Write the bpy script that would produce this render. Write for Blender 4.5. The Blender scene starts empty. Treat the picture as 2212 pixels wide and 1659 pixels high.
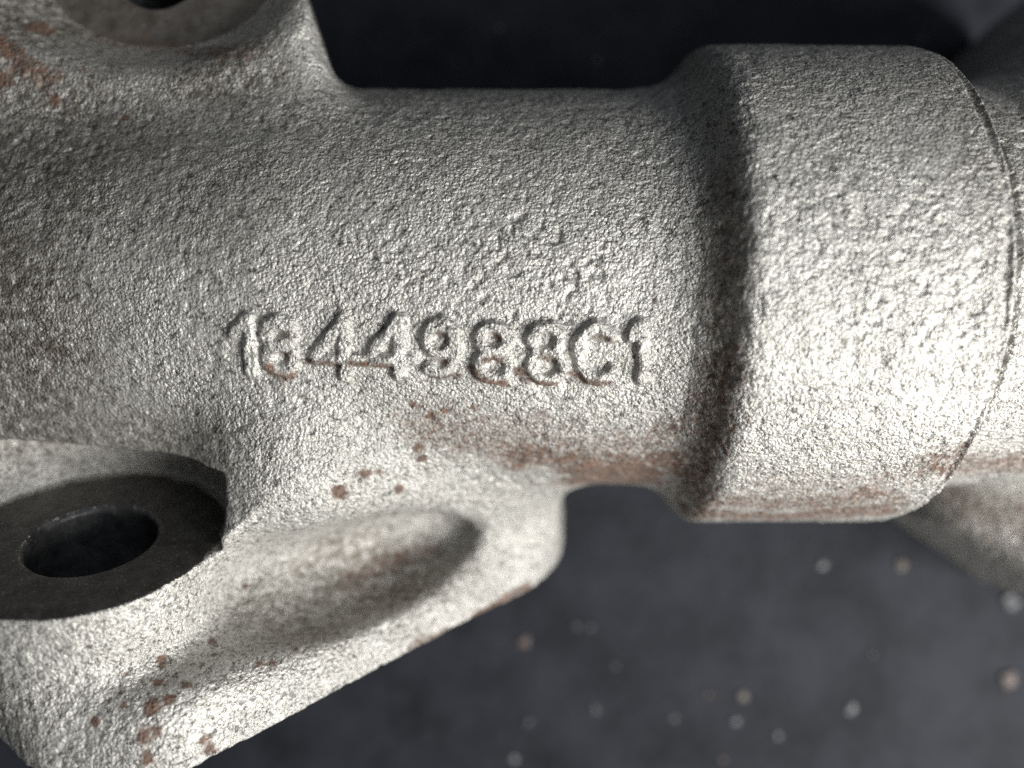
import bpy, math, random
import numpy as np
from mathutils import Vector

# ------------------------------------------------------------------ camera, world, lights
MM = 0.001
GZ = 43.0                      # height of the barrel axis above the ground (mm)
CAM_D = 114.0                  # camera height above the barrel axis (mm)
sc = bpy.context.scene
cam_data = bpy.data.cameras.new("camera")
cam_data.sensor_width = 36.0
cam_data.lens = 36.0 * 1580.0 / 2212.0
cam_data.clip_start = 0.005
cam_data.clip_end = 20.0
cam_data.dof.use_dof = True
cam_data.dof.focus_distance = 0.087
cam_data.dof.aperture_fstop = 6.8
cam = bpy.data.objects.new("camera", cam_data)
sc.collection.objects.link(cam)
cam.location = (0, 0, (GZ + CAM_D) * MM)
sc.camera = cam

world = bpy.data.worlds.new("World")
sc.world = world
world.use_nodes = True
bg = world.node_tree.nodes["Background"]
bg.inputs[0].default_value = (0.80, 0.88, 1.0, 1)
bg.inputs[1].default_value = 0.06


def area(name, loc, target, size, sizey, power, col):
    l = bpy.data.lights.new(name, 'AREA')
    l.shape = 'RECTANGLE'
    l.size = size
    l.size_y = sizey
    l.energy = power
    l.color = col
    o = bpy.data.objects.new(name, l)
    sc.collection.objects.link(o)
    o.location = loc
    d = Vector(target) - Vector(loc)
    o.rotation_euler = d.to_track_quat('-Z', 'Y').to_euler()
    return o


area("window_light", (0.27, -0.16, 0.26), (0, 0, 0.05), 0.24, 0.24, 3.6, (1.0, 0.985, 0.96))
area("collar_fill_light", (0.30, 0.13, 0.46), (0, 0, 0.04), 0.30, 0.30, 0.42, (0.86, 0.92, 1.0))  # added fill lamp without a known source, brightens the collar's top

sc.cycles.use_denoising = False      # the denoiser smears the cast grain
sc.view_settings.view_transform = 'Standard'
sc.view_settings.look = 'None'
sc.view_settings.exposure = 0.0
sc.view_settings.gamma = 1.0

rng = np.random.default_rng(7)
random.seed(7)


# ------------------------------------------------------------------ small maths
def smin(a, b, k):
    h = np.maximum(k - np.abs(a - b), 0.0) / k
    return np.minimum(a, b) - h * h * k * 0.25


def smax(a, b, k):
    return -smin(-a, -b, k)


def sstep(e0, e1, x):
    t = np.clip((x - e0) / (e1 - e0), 0, 1)
    return t * t * (3 - 2 * t)


def _hash(ix, iy, iz, seed):
    h = ix + iy + iz + np.uint32(seed * 1013904223 & 0xffffffff)
    h = (h ^ (h >> np.uint32(13))) * np.uint32(1274126177)
    h = (h ^ (h >> np.uint32(16))) * np.uint32(2246822519)
    h = h ^ (h >> np.uint32(15))
    return h.astype(np.float32) * np.float32(1.0 / 4294967295.0)


def noise(P, wl, seed=0):
    """value noise in [-1,1], wl = wavelength in mm"""
    q = (P / wl + 1000.0).T
    i = q.astype(np.uint32)
    f = (q - i).astype(np.float32)
    f = (f * f * f * (f * (f * 6 - 15) + 10)).T
    kx, ky, kz = np.uint32(374761393), np.uint32(668265263), np.uint32(2147483589)
    hx = (i[0] * kx, (i[0] + np.uint32(1)) * kx)
    hy = (i[1] * ky, (i[1] + np.uint32(1)) * ky)
    hz = (i[2] * kz, (i[2] + np.uint32(1)) * kz)
    r = np.float32(0)
    for dx in (0, 1):
        wx = f[:, 0] if dx else 1 - f[:, 0]
        for dy in (0, 1):
            wy = f[:, 1] if dy else 1 - f[:, 1]
            for dz in (0, 1):
                wz = f[:, 2] if dz else 1 - f[:, 2]
                r = r + _hash(hx[dx], hy[dy], hz[dz], seed) * (wx * wy * wz)
    return r * 2 - 1


# ------------------------------------------------------------------ the casting as a distance field (mm)
AX_Y = 14.2
# lower bolt boss frame
N1 = np.array([0.063, 0.922, 0.382]); N1 /= np.linalg.norm(N1)
E1 = np.array([1.0, 0, 0]) - N1[0] * N1; E1 /= np.linalg.norm(E1)
E2 = np.cross(E1, N1)
C1 = np.array([-52.8, -19.3, 22.0])
R1, H1 = 15.3, 7.4
# upper bolt boss frame
N2 = np.array([-0.06, 0.12, 0.99]); N2 /= np.linalg.norm(N2)
C2 = np.array([-49.5, 58.5, 11.5])
R2, H2 = 17.0, 6.2

_rx = np.array([-130, -70, -50, -30, 15.0, 18.5, 21.2, 23.0, 24.2, 25.2, 26.2, 27.6, 55.4, 140])
_rr = np.array([24.0, 25.4, 27.6, 29.4, 29.4, 29.55, 30.1, 31.2, 32.6, 34.0, 34.8, 35.1, 34.9, 34.9])
_xs = np.linspace(-130, 140, 5401)
_prof = np.interp(_xs, _rx, _rr)
_ker = np.hanning(35); _ker /= _ker.sum()
_prof = np.convolve(np.pad(_prof, 17, mode='edge'), _ker, mode='valid')
_slope = np.gradient(_prof, _xs)


def prim_barrel(x, y, z):
    rho = np.sqrt((y - AX_Y) ** 2 + z * z)
    r = np.interp(x, _xs, _prof)
    s = np.interp(x, _xs, _slope)
    d = (rho - r) / np.sqrt(1 + s * s)
    d = smax(d, x - 55.0, 1.2)
    # parting groove just before the collar's end
    g = np.sqrt((rho - 34.95) ** 2 + (x - 54.0 - 0.25 * np.sin(y * 0.33 + 1.0)) ** 2) - 0.6
    return smax(d, -g, 0.3)


def prim_neck(x, y, z):
    rho = np.sqrt((y - AX_Y) ** 2 + (z * 0.95) ** 2)
    r = np.interp(x, [50, 55.5, 56.6, 57.5, 66, 140], [26.0, 28.8, 29.8, 30.3, 29.6, 30])
    r = r + np.interp(x, [63, 68, 75, 90, 140], [0, 1.5, 6.5, 18, 24]) * sstep(8.0, 24.0, y - AX_Y)
    d = (rho - r) * 0.8
    return np.maximum(np.maximum(d, 45 - x), x - 105)


def polyprism(px, py, poly):
    """signed distance to a convex polygon given counter-clockwise"""
    d = None
    n = len(poly)
    for i in range(n):
        ax, ay = poly[i]; bx, by = poly[(i + 1) % n]
        ex, ey = bx - ax, by - ay
        L = math.hypot(ex, ey)
        nx, ny = ey / L, -ex / L
        h = (px - ax) * nx + (py - ay) * ny
        d = h if d is None else smax(d, h, 3.0)
    return d


def prim_yoke(x, y, z):
    top = polyprism(x, y, [(72, 20), (112, 22), (112, 84), (100, 76), (73, 45)])
    top = smax(top, -0.62 * (x - 80) + 0.62 * (y - 46) + 0.48 * (z + 8), 4.0)
    top = smax(top, np.abs(z + 24.5) - 18.5, 5.0)
    bot = polyprism(x, y, [(70, -14), (72.5, -23), (112, -50), (112, 22), (74, 22)])
    bot = smax(bot, -0.18 * (x - 73) + 0.55 * (y + 23) + 0.80 * (z + 10), 9.0)
    bot = smax(bot, -(z + 43.0), 2.0)
    back = smax(smax(np.abs(x - 95) - 17, np.abs(y - 14) - 34, 6.0), np.abs(z + 33) - 10, 4.0)
    return smin(np.minimum(top, bot), back, 3.0)


def prim_block(x, y, z):
    # upper bracket arm
    wr = (x + 30.0 + (y - 51) * 0.34) * 0.93 - (z + 10) * 0.10
    d = smax(wr, z - 20.5 - (x + 45) * 0.03, 5.0)
    d = smax(d, -(z + 12.0), 2.0)
    d = np.maximum(d, 8 - y)
    d = np.maximum(d, y - 96)
    d = np.maximum(d, -(x + 112))
    return d


def cyl(P, C, N):
    dx, dy, dz = P[0] - C[0], P[1] - C[1], P[2] - C[2]
    h = dx * N[0] + dy * N[1] + dz * N[2]
    r = np.sqrt(np.maximum(dx * dx + dy * dy + dz * dz - h * h, 0))
    return r, h


def dish2(x, y, z):
    """spot-faced recess of the upper bracket: an oval cut with sloping sides"""
    dx, dy, dz = x - C2[0], y - C2[1], z - C2[2]
    h = dx * N2[0] + dy * N2[1] + dz * N2[2]
    qx = dx * 0.985 - dy * 0.17
    qy = dx * 0.17 + dy * 0.985
    r = np.sqrt(qx * qx + (qy * 1.40) ** 2) / 1.15
    side = (r - R2 / 1.15) * 0.66 - h * 0.75
    return smax(side, -h, 1.0)


def ab(x, y, z):
    dx, dy, dz = x - C1[0], y - C1[1], z - C1[2]
    a = dx * E1[0] + dy * E1[1] + dz * E1[2]
    b = dx * E2[0] + dy * E2[1] + dz * E2[2]
    s = dx * N1[0] + dy * N1[1] + dz * N1[2]
    return a, b, s


def prim_boss1(x, y, z):
    a, b, s = ab(x, y, z)
    r = np.sqrt(a * a + b * b)
    t = np.clip(-s / 18.0, 0, 1)
    d = r - R1 - 0.4 * t
    return smax(smax(d, s, 0.35), -18.2 - s, 1.0)


def prim_plate(x, y, z):
    a, b, s = ab(x, y, z)
    t = np.clip((-s - 8.0) / 10.0, -0.6, 1.2)
    e = 0.674 * a + 0.739 * b - (21.0 + 4.4 * t)
    e = smax(e, b - (15.2 + 5.0 * t), 2.5)
    e = smax(e, a - (57.0 + 4 * t), 9.0)
    e = smax(e, -a - 60, 4.0)
    e = np.maximum(e, -b - 62)
    e = smax(e, -0.8 * a + 0.6 * b - 12.0, 4.0)
    d = smax(e, s + 10.0, 3.5)
    return smax(d, -18.0 - s, 0.8)


def capsule(x, y, z, A, B, ra, rb):
    A = np.array(A, float); B = np.array(B, float)
    ba = B - A
    t = ((x - A[0]) * ba[0] + (y - A[1]) * ba[1] + (z - A[2]) * ba[2]) / ba.dot(ba)
    t = np.clip(t, 0, 1)
    dx, dy, dz = x - A[0] - t * ba[0], y - A[1] - t * ba[1], z - A[2] - t * ba[2]
    return np.sqrt(dx * dx + dy * dy + dz * dz) - (ra + (rb - ra) * t)


def prim_web(x, y, z):
    d = capsule(x, y, z, (-29, -8.5, 10.6), (-5.0, -9.5, -3.5), 14.4, 13.0)
    # solid rib behind
    d = smin(d, capsule(x, y, z, (-110, 0, 1), (-46, -1, 2), 17.0, 17.0), 5.0)
    q = smax(np.abs(x + 45) - 51, np.abs(y + 9) - 16, 6)
    q = smax(q, np.abs(z + 24.5) - 18.5, 6)
    return smin(d, q, 6.0)


PARTS = ("barrel", "collar", "end_yoke", "upper_bracket", "mounting_flange")


def _where(fn, m, x, y, z, far=60.0):
    """evaluate a primitive only where it can matter"""
    if m.all():
        return fn(x, y, z)
    out = np.full(x.shape, far, x.dtype)
    if m.any():
        out[m] = fn(x[m], y[m], z[m])
    return out


def sdf(P, parts=False):
    P = np.asarray(P, np.float32)
    x, y, z = (np.ascontiguousarray(P[..., i]) for i in range(3))
    bar = prim_barrel(x, y, z)
    right = x > 46
    left = x < 24
    neck = _where(prim_neck, right, x, y, z)
    yoke = _where(prim_yoke, right, x, y, z)
    blk = _where(prim_block, (x < 0) & (y > -6), x, y, z)
    web = _where(prim_web, left, x, y, z)
    pl = _where(lambda x, y, z: smin(prim_plate(x, y, z), prim_boss1(x, y, z), 3.0), left & (y < 10), x, y, z)
    if parts:
        col = np.where(x > 23.2, bar, 99.0)
        bb = np.where(x > 23.2, 99.0, bar)
        return np.stack([bb, col, np.minimum(neck, yoke), blk, np.minimum(pl, web)], -1)
    d = smin(bar, blk, 3.5)
    d = smin(d, smin(web, pl, 12.0), 7.0)
    # scooped hollow on top of the flange, behind its rim
    m = left & (y < -8)
    if m.any():
        a, b, sn = ab(x[m], y[m], z[m])
        u = (a - 32.5) * 0.74 - (b + 7.2) * 0.67
        v = (a - 32.5) * 0.67 + (b + 7.2) * 0.74
        q = np.sqrt((u / 16.0) ** 2 + (v / 5.5) ** 2 + ((sn + 7.6) / 6.8) ** 2)
        d[m] = smax(d[m], -(q - 1.0) * 4.6, 5.0)
    d = smin(d, smin(neck, yoke, 4.0), 0.5)
    # spot-face cut and bolt hole of the lower boss
    m = (x < -20) & (y < 25)
    if m.any():
        q = d[m]
        r, h = cyl((x[m], y[m], z[m]), C1, N1)
        cut = smax(r - (R1 + 1.4), np.maximum(-h, h - 9.0), 0.8)
        q = smax(q, -cut, 0.6)
        hole = np.maximum(r - (H1 + 0.6 * np.clip(1 + h / 0.6, 0, 1)), h - 5.0)
        d[m] = np.maximum(q, -hole)
    # dished spot face and bolt hole of the upper bracket
    m = (x < -20) & (y > 35)
    if m.any():
        q = d[m]
        xm, ym, zm = x[m], y[m], z[m]
        q = smax(q, -dish2(xm, ym, zm), 2.0)
        r, h = cyl((xm, ym, zm), C2, N2)
        hole = np.maximum(np.maximum(r - (H2 + 0.4 * np.clip(1 + h / 0.4, 0, 1)), h - 5.0), -h - 24)
        d[m] = np.maximum(q, -hole)
    # the casting goes on outside the picture: cut it off well beyond the frame
    return np.maximum(np.maximum(d, np.abs(x) - 100), y - 84)


def grad(P, e=0.08):
    k = np.array([[1, -1, -1], [-1, -1, 1], [-1, 1, -1], [1, 1, 1]], float)
    g = 0
    for v in k:
        g = g + v * sdf(P + v * e)[..., None]
    g = g / (4 * e)
    return g


def ray(px, py, W=2212.0):
    f = 2212.0 / W
    u, v = px * f - 1106.0, 829.5 - py * f
    d = np.stack([u / 1580.0, v / 1580.0, -np.ones_like(u)], -1)
    return d


def hit(px, py, W=2212.0):
    """where a line of sight first meets the casting (used to survey the stains and digits onto it)"""
    d = ray(np.atleast_1d(np.asarray(px, float)), np.atleast_1d(np.asarray(py, float)), W)
    o = np.array([0, 0, CAM_D])
    t = np.full(len(d), 60.0)
    ln = np.linalg.norm(d, axis=1)
    for _ in range(90):
        q = sdf(o + d * t[:, None])
        t = t + q * 0.75 / ln
        t = np.minimum(t, 200)
    return o + d * t[:, None]


# ------------------------------------------------------------------ surface nets
def surface_nets(h, lo, hi):
    n = np.ceil((hi - lo) / h).astype(int) + 1
    ax = [lo[i] + h * np.arange(n[i]) for i in range(3)]
    F = np.empty(n, np.float32)
    X, Y = np.meshgrid(ax[0], ax[1], indexing='ij')
    for s in range(0, n[2], 16):
        zz = ax[2][s:s + 16]
        P = np.empty((n[0], n[1], len(zz), 3))
        P[..., 0] = X[..., None]; P[..., 1] = Y[..., None]; P[..., 2] = zz
        F[:, :, s:s + 16] = sdf(P)
    ins = F < 0
    cs = np.zeros(n - 1, np.int8)
    for dx in (0, 1):
        for dy in (0, 1):
            for dz in (0, 1):
                cs += ins[dx:n[0] - 1 + dx, dy:n[1] - 1 + dy, dz:n[2] - 1 + dz]
    act = (cs > 0) & (cs < 8)
    idx = np.full(act.shape, -1, np.int64)
    c = np.argwhere(act)
    idx[act] = np.arange(len(c))
    acc = np.zeros((len(c), 3)); cnt = np.zeros(len(c))
    corners = [(i, j, k) for i in (0, 1) for j in (0, 1) for k in (0, 1)]
    for p in corners:
        for a in range(3):
            if p[a] == 0:
                q = list(p); q[a] = 1
                fa = F[c[:, 0] + p[0], c[:, 1] + p[1], c[:, 2] + p[2]]
                fb = F[c[:, 0] + q[0], c[:, 1] + q[1], c[:, 2] + q[2]]
                m = (fa < 0) != (fb < 0)
                t = np.where(m, fa / np.where(m, fa - fb, 1), 0)
                pos = np.repeat(np.array(p, float)[None], len(c), 0)
                pos[:, a] += t
                acc[m] += pos[m]; cnt[m] += 1
    V = lo + (c + acc / cnt[:, None]) * h
    quads = []
    for a in range(3):
        b, d = (a + 1) % 3, (a + 2) % 3
        sl0 = [slice(1, -1)] * 3; sl1 = [slice(1, -1)] * 3
        sl0[a] = slice(0, n[a] - 1); sl1[a] = slice(1, n[a])
        i0, i1 = ins[tuple(sl0)], ins[tuple(sl1)]
        e = np.argwhere(i0 != i1)
        flip = i1[e[:, 0], e[:, 1], e[:, 2]]
        off = np.array([1, 1, 1]); off[a] = 0
        e = e + off
        ub = np.zeros(3, int); ub[b] = 1
        ud = np.zeros(3, int); ud[d] = 1
        g = lambda q: idx[q[:, 0], q[:, 1], q[:, 2]]
        q4 = np.stack([g(e - ub - ud), g(e - ud), g(e), g(e - ub)], 1)
        q4[flip] = q4[flip][:, ::-1]
        quads.append(q4)
    return V, np.concatenate(quads)


def project(V, it=2):
    for _ in range(it):
        d = sdf(V)
        g = grad(V)
        l2 = np.maximum((g * g).sum(1), 0.25)
        stp = np.clip(d / l2, -0.5, 0.5)
        V = V - g * stp[:, None]
    return V, g


def subdivide(V, Q, mask=None):
    """split the masked quads in four; the rest stay"""
    keep = None
    if mask is not None:
        keep = Q[~mask]; Q = Q[mask]
    E = np.concatenate([Q[:, [0, 1]], Q[:, [1, 2]], Q[:, [2, 3]], Q[:, [3, 0]]])
    E.sort(axis=1)
    key = E[:, 0] * np.int64(len(V)) + E[:, 1]
    uk, inv = np.unique(key, return_inverse=True)
    ea, eb = uk // len(V), uk % len(V)
    ev = len(V) + np.arange(len(uk))
    nq = len(Q)
    m = ev[inv].reshape(4, nq).T
    fc = len(V) + len(uk) + np.arange(nq)
    Vn = np.concatenate([V, (V[ea] + V[eb]) * 0.5, V[Q].mean(1)])
    out = np.concatenate([
        np.stack([Q[:, 0], m[:, 0], fc, m[:, 3]], 1),
        np.stack([m[:, 0], Q[:, 1], m[:, 1], fc], 1),
        np.stack([fc, m[:, 1], Q[:, 2], m[:, 2]], 1),
        np.stack([m[:, 3], fc, m[:, 2], Q[:, 3]], 1)])
    if keep is not None:
        out = np.concatenate([out, keep])
    return Vn, out


CAMP = np.array([0, 0, CAM_D])
V, Q = surface_nets(0.85, np.array([-102.0, -62, -45.5]), np.array([102.0, 86, 44]))
V, G = project(V, 2)
V, Q = subdivide(V, Q)
V, G = project(V, 1)


def facing(V, Q):
    c = V[Q].mean(1)
    n = np.cross(V[Q[:, 2]] - V[Q[:, 0]], V[Q[:, 3]] - V[Q[:, 1]])
    n /= np.maximum(np.linalg.norm(n, axis=1), 1e-9)[:, None]
    w = CAMP - c
    dpt = w[:, 2].copy()
    w /= np.linalg.norm(w, axis=1)[:, None]
    infr = (np.abs(c[:, 0]) < dpt * 0.80) & (np.abs(c[:, 1]) < dpt * 0.62)
    return ((n * w).sum(1) > -0.35) & infr


V, Q = subdivide(V, Q, facing(V, Q))
V, G = project(V, 1)

# ------------------------------------------------------------------ raised characters 1844988C1 (source-pixel sketch surveyed onto the barrel)


def arc(cx, cy, rx, ry, a0=0, a1=360, n=40):
    t = np.radians(np.linspace(a0, a1, n))
    return np.stack([cx + rx * np.cos(t), cy - ry * np.sin(t)], 1)


def line(*pts):
    out = []
    for (x0, y0), (x1, y1) in zip(pts[:-1], pts[1:]):
        n = max(int(math.hypot(x1 - x0, y1 - y0) / 5), 2)
        t = np.linspace(0, 1, n)[:, None]
        out.append(np.array([[x0, y0]]) * (1 - t) + np.array([[x1, y1]]) * t)
    return np.concatenate(out)


GLYPHS = [
    ("1", [line((968, 1238), (972, 1300), (985, 1450)), line((962, 1240), (922, 1296))]),
    ("8", [arc(1090, 1302, 50, 47), arc(1098, 1397, 55, 48)]),
    ("4", [line((1342, 1250), (1222, 1398)), line((1222, 1400), (1398, 1402)), line((1347, 1250), (1350, 1465))]),
    ("4", [line((1552, 1252), (1428, 1402)), line((1428, 1404), (1605, 1406)), line((1556, 1252), (1560, 1470))]),
    ("9", [arc(1722, 1322, 55, 55), line((1777, 1325), (1776, 1380), (1758, 1432), (1720, 1456), (1676, 1440))]),
    ("8", [arc(1928, 1322, 52, 50), arc(1928, 1424, 60, 52)]),
    ("8", [arc(2133, 1325, 54, 50), arc(2138, 1426, 62, 52)]),
    ("C", [arc(2332, 1376, 74, 98, 42, 318, 60)]),
    ("1", [line((2502, 1272), (2506, 1482)), line((2498, 1276), (2470, 1312))]),
]
gpts = []; gid = []
for gi, (ch, strokes) in enumerate(GLYPHS):
    for s in strokes:
        p = hit(s[:, 0], s[:, 1], 4000.0)
        gpts.append(p); gid.append(np.full(len(p), gi))
gpts = np.concatenate(gpts); gid = np.concatenate(gid)
lo, hi = gpts.min(0) - 2.5, gpts.max(0) + 2.5
box = np.where(((V > lo) & (V < hi)).all(1))[0]
VB = V[box].astype(np.float32)
dist = np.full(len(box), 99.0, np.float32); near = np.zeros(len(box), np.int32)
for s in range(0, len(gpts), 64):
    dd = np.sqrt(((VB[:, None, :] - gpts[None, s:s + 64].astype(np.float32)) ** 2).sum(-1))
    j = dd.argmin(1); m = dd[np.arange(len(box)), j]
    u = m < dist
    dist[u] = m[u]; near[u] = gid[s + j[u]]
gdist = np.full(len(V), 99.0); gdist[box] = dist
gnear = np.full(len(V), -1); gnear[box] = near

# ------------------------------------------------------------------ relief of the cast skin
Nrm = G / np.maximum(np.linalg.norm(G, axis=1), 1e-6)[:, None]
r1, h1 = cyl((V[:, 0], V[:, 1], V[:, 2]), C1, N1)
r2, h2 = cyl((V[:, 0], V[:, 1], V[:, 2]), C2, N2)
mach1 = (np.abs(h1) < 0.30) & (r1 < R1 + 0.55)
bore1 = (r1 < H1 + 0.75) & (h1 < 0.3) & (h1 > -21)
mach2 = (np.abs(h2) < 0.30) & (r2 < R2 + 3)
bore2 = (r2 < H2 + 0.55) & (h2 < 0.3) & (h2 > -31)
smooth = (mach1 | bore1 | mach2 | bore2).astype(float)

wv = np.stack([noise(V, 2.3, 90 + i) for i in range(3)], 1) * 0.5
VW = V + wv
n_lump = noise(V, 7.0, 1)
n_mid = noise(VW, 2.4, 2)
n_fine = noise(VW, 1.15, 3)
n_fin2 = noise(VW, 0.62, 4)
pit = np.maximum(noise(VW, 0.72, 5), noise(VW, 1.15, 6) - 0.12)
rough = np.clip(0.8 + 0.6 * noise(V, 18.0, 11), 0.35, 1.3)
pitty = 0.32 + 0.45 * np.clip(noise(V, 14.0, 12), 0, 1)
for _px, _py, _rad, _w in ((1150, 570, 11, 1.0), (850, 640, 9, 0.7), (2030, 640, 13, 0.8), (1250, 900, 8, 0.6), (80, 300, 12, 0.8)):
    _p = hit(_px, _py)[0]
    pitty = np.maximum(pitty, _w * (1 - sstep(0.4, 1.5, np.sqrt(((V - _p) ** 2).sum(1)) / _rad)))
hgt = (0.10 * n_lump + rough * (0.08 * n_mid + 0.07 * n_fine + 0.062 * n_fin2)
       - pitty * 0.26 * sstep(0.30, 0.70, pit))
gd = gdist + 0.20 * noise(V, 0.8, 21) + 0.20 * noise(V, 2.4, 22)
glyph_h = 0.78 * np.where(gnear == 0, 0.8, np.where(gnear == 1, 0.85, 1.0)) * (1 - sstep(0.45, 1.05, gd))
glyph_h *= 1.0 + 0.3 * noise(V, 3.0, 23)
disp = hgt * (1 - smooth) + glyph_h + smooth * 0.012 * noise(V, 1.2, 8)
V0 = V
V = V + Nrm * disp[:, None]

# ------------------------------------------------------------------ rust, dirt and painted shade (surveyed spots, in mm)
rust = np.zeros(len(V))
stain_noise = 0.55 * noise(V0, 3.2, 31) + 0.45 * noise(V0, 1.3, 32)


def rust_spot(px, py, rad, s=1.0, W=2212.0):
    p = hit(px, py, W)[0]
    m = np.where((np.abs(V0 - p) < rad * 2.8).all(1))[0]
    d = np.sqrt(((V0[m] - p) ** 2).sum(1))
    w = s * (1 - sstep(rad * 0.1, rad * 2.1, d + rad * 1.15 * stain_noise[m]))
    rust[m] = np.maximum(rust[m], w)


def rust_line(pts, rad, s=1.0, W=2212.0):
    p = line(*pts)
    q = hit(p[:, 0], p[:, 1], W)
    lo, hi = q.min(0) - rad * 2.5, q.max(0) + rad * 2.5
    b = np.where(((V0 > lo) & (V0 < hi)).all(1))[0]
    d = np.full(len(b), 99.0)
    for r in q[::max(1, int(len(q) / 60))]:
        d = np.minimum(d, ((V0[b] - r) ** 2).sum(1))
    d = np.sqrt(d)
    w = s * (1 - sstep(rad * 0.3, rad * 1.7, d + rad * 0.6 * stain_noise[b]))
    rust[b] = np.maximum(rust[b], w)


# under the barrel and along the bottom of the collar
for pts, rad, s in [
    (((900, 920), (1050, 950), (1200, 970), (1400, 960), (1480, 930)), 3.2, 0.5),
    (((1130, 985), (1300, 1000), (1440, 1000)), 3.4, 0.75),
    (((1235, 1015), (1300, 1018), (1390, 1016)), 3.0, 0.85), (((1245, 1036), (1300, 1040), (1400, 1038)), 3.6, 0.85), (((1520, 1110), (1700, 1116), (1900, 1100)), 2.6, 0.75),
    (((1540, 1085), (1700, 1090), (1920, 1070)), 3.0, 0.62),
    (((2070, 1085), (2130, 1100), (2212, 1120)), 4.0, 0.5),
    (((2110, 1130), (2212, 1195)), 3.0, 0.35),
    (((950, 900), (1100, 920), (1250, 930)), 3.0, 0.4),
    (((1520, 1000), (1480, 1060), (1560, 1080)), 3.0, 0.55),
    (((1500, 1115), (1700, 1118), (1900, 1105)), 3.6, 0.7),
    (((1950, 1040), (1800, 1050), (1640, 1045)), 3.0, 0.38),
    (((2030, 1000), (2120, 1010), (2212, 1000)), 3.5, 0.6),
    (((1560, 400), (1575, 560), (1555, 800)), 2.2, 0.4), (((1560, 800), (1530, 940), (1500, 1010)), 3.2, 0.6),
    (((1000, 1345), (890, 1400)), 0.7, 0.7),
    (((1140, 1265), (1000, 1345), (870, 1415)), 0.7, 0.85),
    (((760, 1245), (850, 1215), (930, 1190)), 1.8, 0.5),
    (((0, 90), (40, 130), (110, 170)), 1.8, 0.7),
    (((230, 80), (380, 110), (530, 110)), 1.9, 0.55),
]:
    rust_line(pts, rad, s)
# under the characters (source pixels)
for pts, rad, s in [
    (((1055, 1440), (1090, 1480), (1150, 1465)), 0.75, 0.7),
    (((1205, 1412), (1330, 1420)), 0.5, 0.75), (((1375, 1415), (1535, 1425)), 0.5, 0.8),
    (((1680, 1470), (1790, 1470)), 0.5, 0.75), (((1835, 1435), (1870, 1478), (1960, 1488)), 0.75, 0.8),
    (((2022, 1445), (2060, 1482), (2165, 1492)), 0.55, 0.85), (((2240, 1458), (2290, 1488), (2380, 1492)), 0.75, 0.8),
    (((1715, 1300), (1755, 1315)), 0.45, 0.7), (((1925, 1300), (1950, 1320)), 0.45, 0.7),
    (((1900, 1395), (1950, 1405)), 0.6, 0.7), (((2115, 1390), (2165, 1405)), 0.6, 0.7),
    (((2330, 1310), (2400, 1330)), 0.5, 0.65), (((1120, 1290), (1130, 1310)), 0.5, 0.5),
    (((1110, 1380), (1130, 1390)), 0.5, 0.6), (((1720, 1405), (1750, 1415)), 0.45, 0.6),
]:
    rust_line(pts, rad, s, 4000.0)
for px, py, rad in [(735, 1067, 1.0), (788, 1020, .8), (818, 1020, .6), (858, 1060, .85), (905, 965, 1.0), (910, 990, .7),
                    (893, 878, .9), (960, 885, .6), (1020, 880, .5), (930, 900, .6), (352, 1425, .9), (342, 1475, .7),
                    (400, 1480, 1.0), (327, 1528, 1.0), (365, 1510, .6), (350, 1440, .6), (310, 1590, 1.1), (340, 1580, .8),
                    (315, 1640, 1.0), (265, 1525, .5), (590, 1430, 1.0), (560, 1435, .8), (530, 1470, .7), (460, 1385, .8),
                    (505, 1450, .5), (260, 1500, .5), (205, 1560, .7), (275, 1455, .4), (640, 1405, .6), (700, 1380, .6),
                    (880, 1290, .6), (455, 1618, 1.5), (440, 1600, .8), (115, 215, .9), (180, 150, .8), (270, 255, .6),
                    (1165, 1110, .5), (530, 1265, .4), (1415, 650, .4), (1450, 925, .7), (85, 60, 1.4), (10, 170, 1.6)]:
    rust_spot(px, py, rad * (0.62 if py > 1370 else 0.8), 0.95)
rust = rust * (1 - 0.9 * mach1)
rust_n = np.clip(rust, 0, 1)

# dark mottling of the skin (thin, dirty paint) on the upper left, plus shade painted into recesses
grime_shade = np.zeros(len(V))
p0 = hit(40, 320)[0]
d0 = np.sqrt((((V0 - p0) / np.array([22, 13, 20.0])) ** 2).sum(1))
grime_shade = 0.85 * (1 - sstep(0.4, 1.5, d0 + 0.25 * stain_noise))
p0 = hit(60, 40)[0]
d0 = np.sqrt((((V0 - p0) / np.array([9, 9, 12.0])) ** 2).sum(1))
grime_shade = np.maximum(grime_shade, 1.0 * (1 - sstep(0.4, 1.5, d0 + 0.3 * stain_noise)))
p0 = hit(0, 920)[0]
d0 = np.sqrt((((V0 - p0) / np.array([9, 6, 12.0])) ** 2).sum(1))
grime_shade = np.maximum(grime_shade, 0.8 * (1 - sstep(0.3, 1.5, d0 + 0.3 * stain_noise)))
for _px, _py, _r, _w in ((1560, 620, (3, 18, 10), 0.5), (300, 945, (20, 4, 8), 0.7), (790, 1235, (15, 8, 10), 1.0), (640, 1330, (9, 6, 8), 0.7),  # shade painted on the step and valley; dirt mixed with shade in the hollow
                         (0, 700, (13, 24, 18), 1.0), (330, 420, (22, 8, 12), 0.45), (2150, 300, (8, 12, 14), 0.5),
                         (480, 160, (9, 6, 8), 0.9)):  # dark crescent below the upper dish, shade put into the colour
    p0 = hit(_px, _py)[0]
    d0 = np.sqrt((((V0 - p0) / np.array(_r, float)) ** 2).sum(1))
    grime_shade = np.maximum(grime_shade, _w * (1 - sstep(0.3, 1.5, d0 + 0.3 * stain_noise)))


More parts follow.
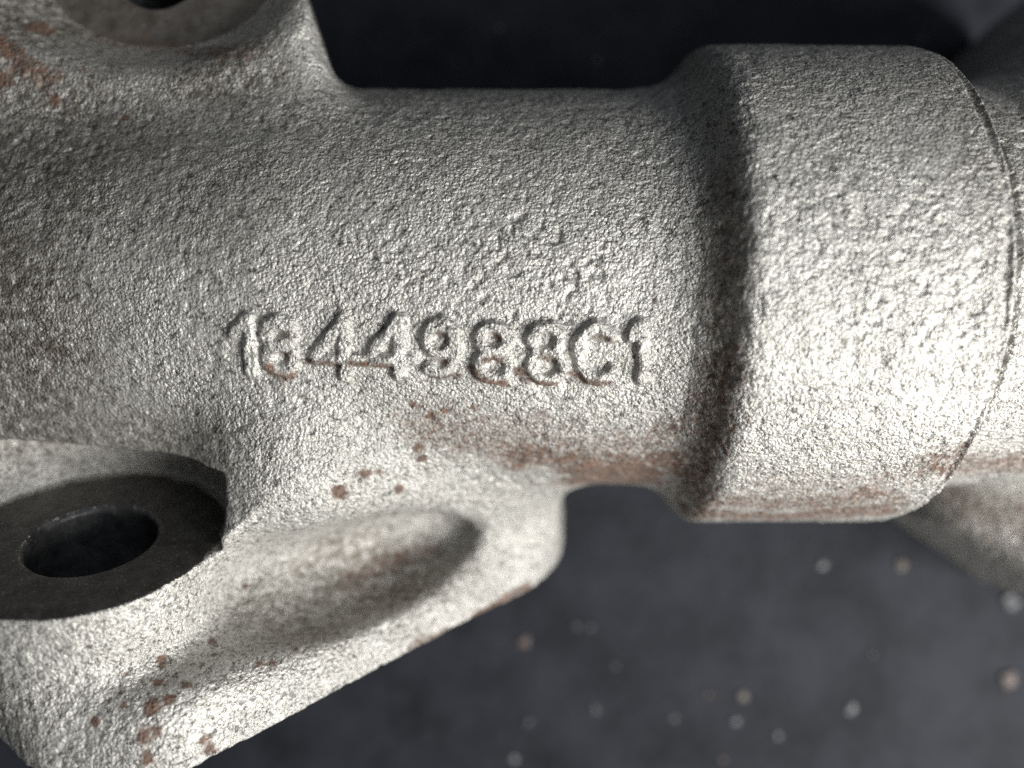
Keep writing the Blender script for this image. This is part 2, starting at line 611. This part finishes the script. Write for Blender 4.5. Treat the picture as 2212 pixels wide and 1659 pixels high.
# ------------------------------------------------------------------ materials
class NT:
    def __init__(self, name):
        self.m = bpy.data.materials.new(name)
        self.m.use_nodes = True
        self.t = self.m.node_tree
        self.b = self.t.nodes["Principled BSDF"]

    def n(self, typ, **kw):
        nd = self.t.nodes.new(typ)
        for k, v in kw.items():
            if k.startswith('i_'):
                key = k[2:]
                key = int(key) if key.isdigit() else key.replace('_', ' ')
                nd.inputs[key].default_value = v
            else:
                setattr(nd, k, v)
        return nd

    def l(self, a, b):
        self.t.links.new(a, b)

    def math(self, op, a, b=None, clamp=False):
        nd = self.n('ShaderNodeMath', operation=op, use_clamp=clamp)
        for i, v in enumerate((a, b)):
            if v is None:
                continue
            if isinstance(v, (int, float)):
                nd.inputs[i].default_value = v
            else:
                self.l(v, nd.inputs[i])
        return nd.outputs[0]

    def ramp(self, v, stops):
        nd = self.n('ShaderNodeValToRGB')
        cr = nd.color_ramp
        while len(cr.elements) < len(stops):
            cr.elements.new(0.5)
        for e, (p, c) in zip(cr.elements, stops):
            e.position = p
            e.color = (c, c, c, 1) if isinstance(c, (int, float)) else (*c, 1)
        self.l(v, nd.inputs[0])
        return nd.outputs[0]

    def mix(self, f, a, b):
        nd = self.n('ShaderNodeMix', data_type='RGBA')
        if isinstance(f, (int, float)):
            nd.inputs[0].default_value = f
        else:
            self.l(f, nd.inputs[0])
        for i, v in ((6, a), (7, b)):
            if isinstance(v, tuple):
                nd.inputs[i].default_value = (*v, 1)
            else:
                self.l(v, nd.inputs[i])
        return nd.outputs[2]

    def mixf(self, f, a, b):
        nd = self.n('ShaderNodeMix', data_type='FLOAT')
        self.l(f, nd.inputs[0])
        for i, v in ((2, a), (3, b)):
            if isinstance(v, (int, float)):
                nd.inputs[i].default_value = v
            else:
                self.l(v, nd.inputs[i])
        return nd.outputs[0]

    def attr(self, name):
        return self.n('ShaderNodeAttribute', attribute_name=name).outputs['Fac']

    def coords(self, scale=1000.0):
        tc = self.n('ShaderNodeTexCoord')
        mp = self.n('ShaderNodeMapping')
        mp.inputs['Scale'].default_value = (scale,) * 3
        self.l(tc.outputs['Object'], mp.inputs[0])
        return mp.outputs[0]

    def noise(self, co, scale, detail=2.0, rough=0.5):
        nd = self.n('ShaderNodeTexNoise')
        nd.inputs['Scale'].default_value = scale
        nd.inputs['Detail'].default_value = detail
        nd.inputs['Roughness'].default_value = rough
        self.l(co, nd.inputs['Vector'])
        return nd.outputs['Fac']


def cast_material():
    k = NT("silver_painted_cast_iron")
    co = k.coords()
    fine = k.noise(co, 3.4, 2.0, 0.6)
    vor = k.n('ShaderNodeTexVoronoi', feature='F1')
    vor.inputs['Scale'].default_value = 2.4
    k.l(co, vor.inputs['Vector'])
    spk = k.noise(co, 1.8, 3.0, 0.7)
    big = k.noise(co, 0.16, 3.0, 0.5)
    base = k.mix(k.ramp(spk, [(0.3, 0.0), (0.7, 1.0)]), (0.36, 0.352, 0.325), (0.60, 0.59, 0.555))
    base = k.mix(k.ramp(big, [(0.35, 0.0), (0.7, 0.4)]), base, (0.42, 0.405, 0.37))
    # dark grains scattered over the skin by noise
    dk = k.ramp(k.noise(co, 2.1, 3.0, 0.75), [(0.545, 0.0), (0.61, 1.0)])
    base = k.mix(k.math('MULTIPLY', dk, 0.72), base, (0.06, 0.055, 0.046))
    dk2 = k.ramp(k.noise(co, 0.95, 4.0, 0.75), [(0.575, 0.0), (0.62, 1.0)])
    base = k.mix(k.math('MULTIPLY', dk2, 0.7), base, (0.045, 0.041, 0.035))
    gr = k.math('MULTIPLY', k.attr('grime_shade'), k.ramp(k.noise(co, 0.9, 4.0, 0.75), [(0.40, 0.0), (0.56, 1.0)]))
    base = k.mix(k.math('MULTIPLY', gr, 0.85), base, (0.085, 0.068, 0.048))  # dirt and painted shade share this dark tone
    # rust
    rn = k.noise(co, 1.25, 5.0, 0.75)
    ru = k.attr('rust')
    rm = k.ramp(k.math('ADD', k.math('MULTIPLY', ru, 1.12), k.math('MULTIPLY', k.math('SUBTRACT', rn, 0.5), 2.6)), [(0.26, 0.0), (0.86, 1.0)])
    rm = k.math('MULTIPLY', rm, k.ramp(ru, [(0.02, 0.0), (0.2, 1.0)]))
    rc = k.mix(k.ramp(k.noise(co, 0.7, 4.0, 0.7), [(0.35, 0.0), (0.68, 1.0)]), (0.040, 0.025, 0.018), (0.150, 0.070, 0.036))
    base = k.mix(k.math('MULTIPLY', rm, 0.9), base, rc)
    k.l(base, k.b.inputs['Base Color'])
    met = k.mixf(rm, 0.52, 0.0)
    k.l(met, k.b.inputs['Metallic'])
    rg = k.mixf(rm, k.ramp(fine, [(0.3, 0.43), (0.7, 0.60)]), 0.85)
    k.l(rg, k.b.inputs['Roughness'])
    v2 = k.n('ShaderNodeTexVoronoi', feature='F1')
    v2.inputs['Scale'].default_value = 1.7
    k.l(co, v2.inputs['Vector'])
    hgt = k.math('ADD', k.math('MULTIPLY', fine, 1.3), k.math('MULTIPLY', vor.outputs['Distance'], -0.75))
    hgt = k.math('ADD', hgt, k.math('MULTIPLY', v2.outputs['Distance'], -0.25))
    bp = k.n('ShaderNodeBump')
    k.l(k.ramp(k.noise(co, 0.09, 3.0, 0.6), [(0.38, 0.62), (0.6, 1.0)]), bp.inputs['Strength'])
    bp.inputs['Distance'].default_value = 0.00023
    k.l(hgt, bp.inputs['Height'])
    k.l(bp.outputs[0], k.b.inputs['Normal'])
    return k.m


def machined_material(name, c0, c1, met, rough0):
    k = NT(name)
    co = k.coords()
    a = k.noise(co, 0.5, 4.0, 0.6)
    base = k.mix(k.ramp(a, [(0.35, 0.0), (0.65, 1.0)]), c0, c1)
    sp = k.ramp(k.noise(co, 2.2, 2.0, 0.6), [(0.61, 0.0), (0.66, 1.0)])
    base = k.mix(k.math('MULTIPLY', sp, 0.3), base, (0.4, 0.39, 0.37))  # pale specks put sparkle into the colour
    rm = k.ramp(k.math('ADD', k.attr('rust'), k.math('SUBTRACT', k.noise(co, 0.9, 4.0, 0.7), 0.5)), [(0.35, 0.0), (0.8, 1.0)])
    base = k.mix(k.math('MULTIPLY', rm, 0.8), base, (0.13, 0.085, 0.06))
    k.l(base, k.b.inputs['Base Color'])
    k.l(k.mixf(rm, met, 0.1), k.b.inputs['Metallic'])
    k.b.inputs['Roughness'].default_value = rough0
    bp = k.n('ShaderNodeBump')
    bp.inputs['Strength'].default_value = 0.5
    bp.inputs['Distance'].default_value = 0.00006
    k.l(k.noise(co, 2.5, 3.0, 0.6), bp.inputs['Height'])
    k.l(bp.outputs[0], k.b.inputs['Normal'])
    return k.m


def ground_material():
    k = NT("dark_blue_black_mat")
    co = k.coords()
    a = k.noise(co, 0.06, 5.0, 0.6)
    b = k.noise(co, 0.35, 4.0, 0.6)
    base = k.mix(k.ramp(a, [(0.36, 0.0), (0.64, 1.0)]), (0.0030, 0.0041, 0.0070), (0.0145, 0.0170, 0.0240))
    base = k.mix(k.ramp(b, [(0.50, 0.0), (0.75, 0.6)]), base, (0.020, 0.020, 0.023))
    k.l(base, k.b.inputs['Base Color'])
    k.b.inputs['Roughness'].default_value = 0.8
    k.b.inputs['Specular IOR Level'].default_value = 0.3
    bp = k.n('ShaderNodeBump')
    bp.inputs['Strength'].default_value = 0.6
    bp.inputs['Distance'].default_value = 0.0004
    k.l(b, bp.inputs['Height'])
    k.l(bp.outputs[0], k.b.inputs['Normal'])
    return k.m


def grit_material(name, col):
    k = NT(name)
    co = k.coords()
    base = k.mix(k.noise(co, 1.5, 3.0, 0.6), tuple(c * 0.7 for c in col), col)
    k.l(base, k.b.inputs['Base Color'])
    k.b.inputs['Roughness'].default_value = 0.6
    return k.m


MAT_CAST = cast_material()
MAT_FACE1 = machined_material("dark_machined_iron", (0.06, 0.057, 0.054), (0.115, 0.11, 0.103), 0.5, 0.46)
MAT_FACE2 = machined_material("grey_machined_iron", (0.10, 0.088, 0.075), (0.18, 0.166, 0.148), 0.5, 0.5)
MAT_BORE = machined_material("bored_iron", (0.045, 0.047, 0.052), (0.12, 0.12, 0.12), 0.6, 0.42)
MAT_GROUND = ground_material()

# ------------------------------------------------------------------ ground
gm = bpy.data.meshes.new("ground")
S = 4.0
gm.from_pydata([(-S, -S, 0), (S, -S, 0), (S, S, 0), (-S, S, 0)], [], [(0, 1, 2, 3)])
gm.materials.append(MAT_GROUND)
ground = bpy.data.objects.new("ground", gm)
sc.collection.objects.link(ground)
ground["kind"] = "structure"

# ------------------------------------------------------------------ split the casting into its parts
fc = V0[Q].mean(1)
pd = sdf(fc, parts=True)
lab = pd.argmin(1)


def fall(mask):
    return mask[Q].sum(1) >= 3


LAB = {n: i for i, n in enumerate(PARTS)}
F_M1, F_B1, F_M2, F_B2 = 10, 11, 12, 13
rr1, hh1 = cyl((fc[:, 0], fc[:, 1], fc[:, 2]), C1, N1)
rr2, hh2 = cyl((fc[:, 0], fc[:, 1], fc[:, 2]), C2, N2)
edge = 0.35 * noise(fc, 1.3, 41) + 0.35 * noise(fc, 4.0, 42)
lab = np.where((np.abs(hh1) < 0.22) & (rr1 < R1 + 0.15 + edge), F_M1, lab)
lab = np.where((rr1 < H1 + 0.35) & (hh1 < 0.1) & (hh1 > -20), F_B1, lab)
lab = np.where((np.abs(hh2) < 0.25) & (rr2 < R2 + 3), F_M2, lab)
lab = np.where((rr2 < H2 + 0.25) & (hh2 < 0.1) & (hh2 > -31), F_B2, lab)
fg = gdist[Q].mean(1)
fgid = gnear[Q[:, 0]]
for gi in range(len(GLYPHS)):
    lab = np.where((fg < 0.72) & (fgid == gi), 20 + gi, lab)

# vertex normals of the whole displaced skin, kept across part borders
fn = np.cross(V[Q[:, 2]] - V[Q[:, 0]], V[Q[:, 3]] - V[Q[:, 1]])
VN = np.zeros_like(V)
for i in range(4):
    for c in range(3):
        VN[:, c] += np.bincount(Q[:, i], fn[:, c], minlength=len(V))
VN /= np.maximum(np.linalg.norm(VN, axis=1), 1e-12)[:, None]

root = bpy.data.objects.new("cast_housing", None)
sc.collection.objects.link(root)
root["label"] = "silver grey cast iron housing with raised part number, stepped collar and bolt holes"
root["category"] = "casting"


def part(name, sel, mat, parent, label=None):
    q = Q[sel]
    used, inv = np.unique(q, return_inverse=True)
    q = inv.reshape(q.shape)
    v = (V[used] + np.array([0, 0, GZ])) * MM
    me = bpy.data.meshes.new(name)
    me.vertices.add(len(v)); me.vertices.foreach_set("co", v.astype(np.float32).ravel())
    me.loops.add(q.size); me.loops.foreach_set("vertex_index", q.astype(np.int32).ravel())
    me.polygons.add(len(q))
    me.polygons.foreach_set("loop_start", np.arange(0, q.size, 4, dtype=np.int32))
    me.polygons.foreach_set("use_smooth", np.ones(len(q), bool))
    me.update(calc_edges=True)
    for an, arr in (("rust", rust_n), ("grime_shade", grime_shade)):
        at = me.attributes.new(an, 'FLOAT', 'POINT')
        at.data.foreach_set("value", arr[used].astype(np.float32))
    me.normals_split_custom_set_from_vertices(VN[used].tolist())
    me.materials.append(mat)
    o = bpy.data.objects.new(name, me)
    sc.collection.objects.link(o)
    o.parent = parent
    if label:
        o["label"] = label
    return o


barrel = part("barrel", lab == LAB["barrel"], MAT_CAST, root)
part("collar", lab == LAB["collar"], MAT_CAST, root)
part("end_yoke", lab == LAB["end_yoke"], MAT_CAST, root)
bracket = part("upper_bracket", lab == LAB["upper_bracket"], MAT_CAST, root)
flange = part("mounting_flange", lab == LAB["mounting_flange"], MAT_CAST, root)
part("machined_face", lab == F_M2, MAT_FACE2, bracket, "grey brown machined face of the upper boss")
part("bolt_hole", lab == F_B2, MAT_BORE, bracket)
part("machined_face", lab == F_M1, MAT_FACE1, flange, "dark machined ring round the lower bolt hole")
part("bolt_hole", lab == F_B1, MAT_BORE, flange)
for gi, (ch, s) in enumerate(GLYPHS):
    part("raised_character", lab == 20 + gi, MAT_CAST, barrel, "raised cast character " + ch)

# ------------------------------------------------------------------ grit on the ground
import bmesh


def grit(px, py, size, mat, label, group=None):
    d = ray(np.array([float(px)]), np.array([float(py)]))[0]
    p = CAMP + d * (CAM_D + GZ - size * 0.3)
    bm = bmesh.new()
    bmesh.ops.create_icosphere(bm, subdivisions=2, radius=1.0)
    sx, sy, sz = random.uniform(.8, 1.3), random.uniform(.7, 1.1), random.uniform(.22, .4)
    for v in bm.verts:
        k = 1 + random.uniform(-.3, .3)
        v.co = Vector((v.co.x * sx, v.co.y * sy, max(v.co.z * sz, -0.3))) * (k * size * MM)
    me = bpy.data.meshes.new("grit_grain")
    bm.to_mesh(me); bm.free()
    me.materials.append(mat)
    o = bpy.data.objects.new("grit_grain", me)
    sc.collection.objects.link(o)
    o.location = (p[0] * MM, p[1] * MM, 0.29 * size * MM)
    o.rotation_euler = (0, 0, random.uniform(0, 6.28))
    o["label"] = label
    o["category"] = "grit"
    if group:
        o["group"] = group
    return o


GW = grit_material("pale_grit", (0.15, 0.155, 0.165))
GT = grit_material("tan_grit", (0.115, 0.098, 0.077))
GB = grit_material("reddish_grit", (0.075, 0.05, 0.043))
GD = grit_material("grey_grit", (0.06, 0.062, 0.068))
grit(1777, 1222, 1.05, GW, "brightest pale grit grain on the dark ground, straight below the collar's middle")
grit(1948, 1220, 1.00, GT, "cream tan grit grain below the right end of the collar")
grit(1130, 1388, 1.15, GB, "reddish brown grit grain beside the slanted flange edge")
grit(1605, 1505, 1.10, GT, "tan grit grain low on the ground, left of a white grain")
grit(1838, 1532, 0.90, GW, "white grit grain alone low on the right of the ground")
grit(2180, 1470, 1.6, GB, "large brown grit lump at the right edge of the ground")
grit(2185, 1300, 1.6, GD, "large grey grit lump at the right edge below the yoke")
FG = "faint grit grains on the ground"
for px, py, s, m, lb in [
        (1275, 1355, .75, GD, "faint grey grit grain right of the reddish one beside the flange edge"),
        (1245, 1352, .8, GD, "faint grey grit grain nearest the reddish one beside the flange edge"),
        (1590, 1558, .75, GW, "small pale grit grain just below the low tan grain"),
        (1455, 1552, .7, GD, "dim grey grit grain left of the low tan grain"),
        (1140, 1560, .75, GD, "dim grey grit grain above the pale grain at the bottom edge"),
        (1285, 1535, .75, GD, "dim grey grit grain in the lower middle of the bare ground"),
        (1110, 1640, .85, GW, "pale grit grain at the bottom edge, nearest the flange"),
        (1680, 1590, .7, GW, "small pale grit grain left below the lone white grain"),
        (1885, 1415, .6, GD, "tiny faint grit grain between the lone white grain and the collar"),
        (1530, 1500, .6, GB, "tiny reddish grit grain close left of the low tan grain"),
        (1560, 1640, .7, GB, "tiny reddish grit grain at the bottom edge of the ground"),
        (1330, 1440, .5, GD, "tiny faint grit grain in the open ground right of the flange edge"),
        (1990, 85, .7, GD, "tiny faint grit grain above the right end of the collar"),
        (1290, 130, .6, GD, "tiny faint grit grain in the dark gap above the middle of the barrel"),
        (1080, 60, .6, GD, "tiny faint grit grain near the top edge above the barrel")]:
    grit(px, py, s, m, lb, FG)
print("verts", len(V), "quads", len(Q))
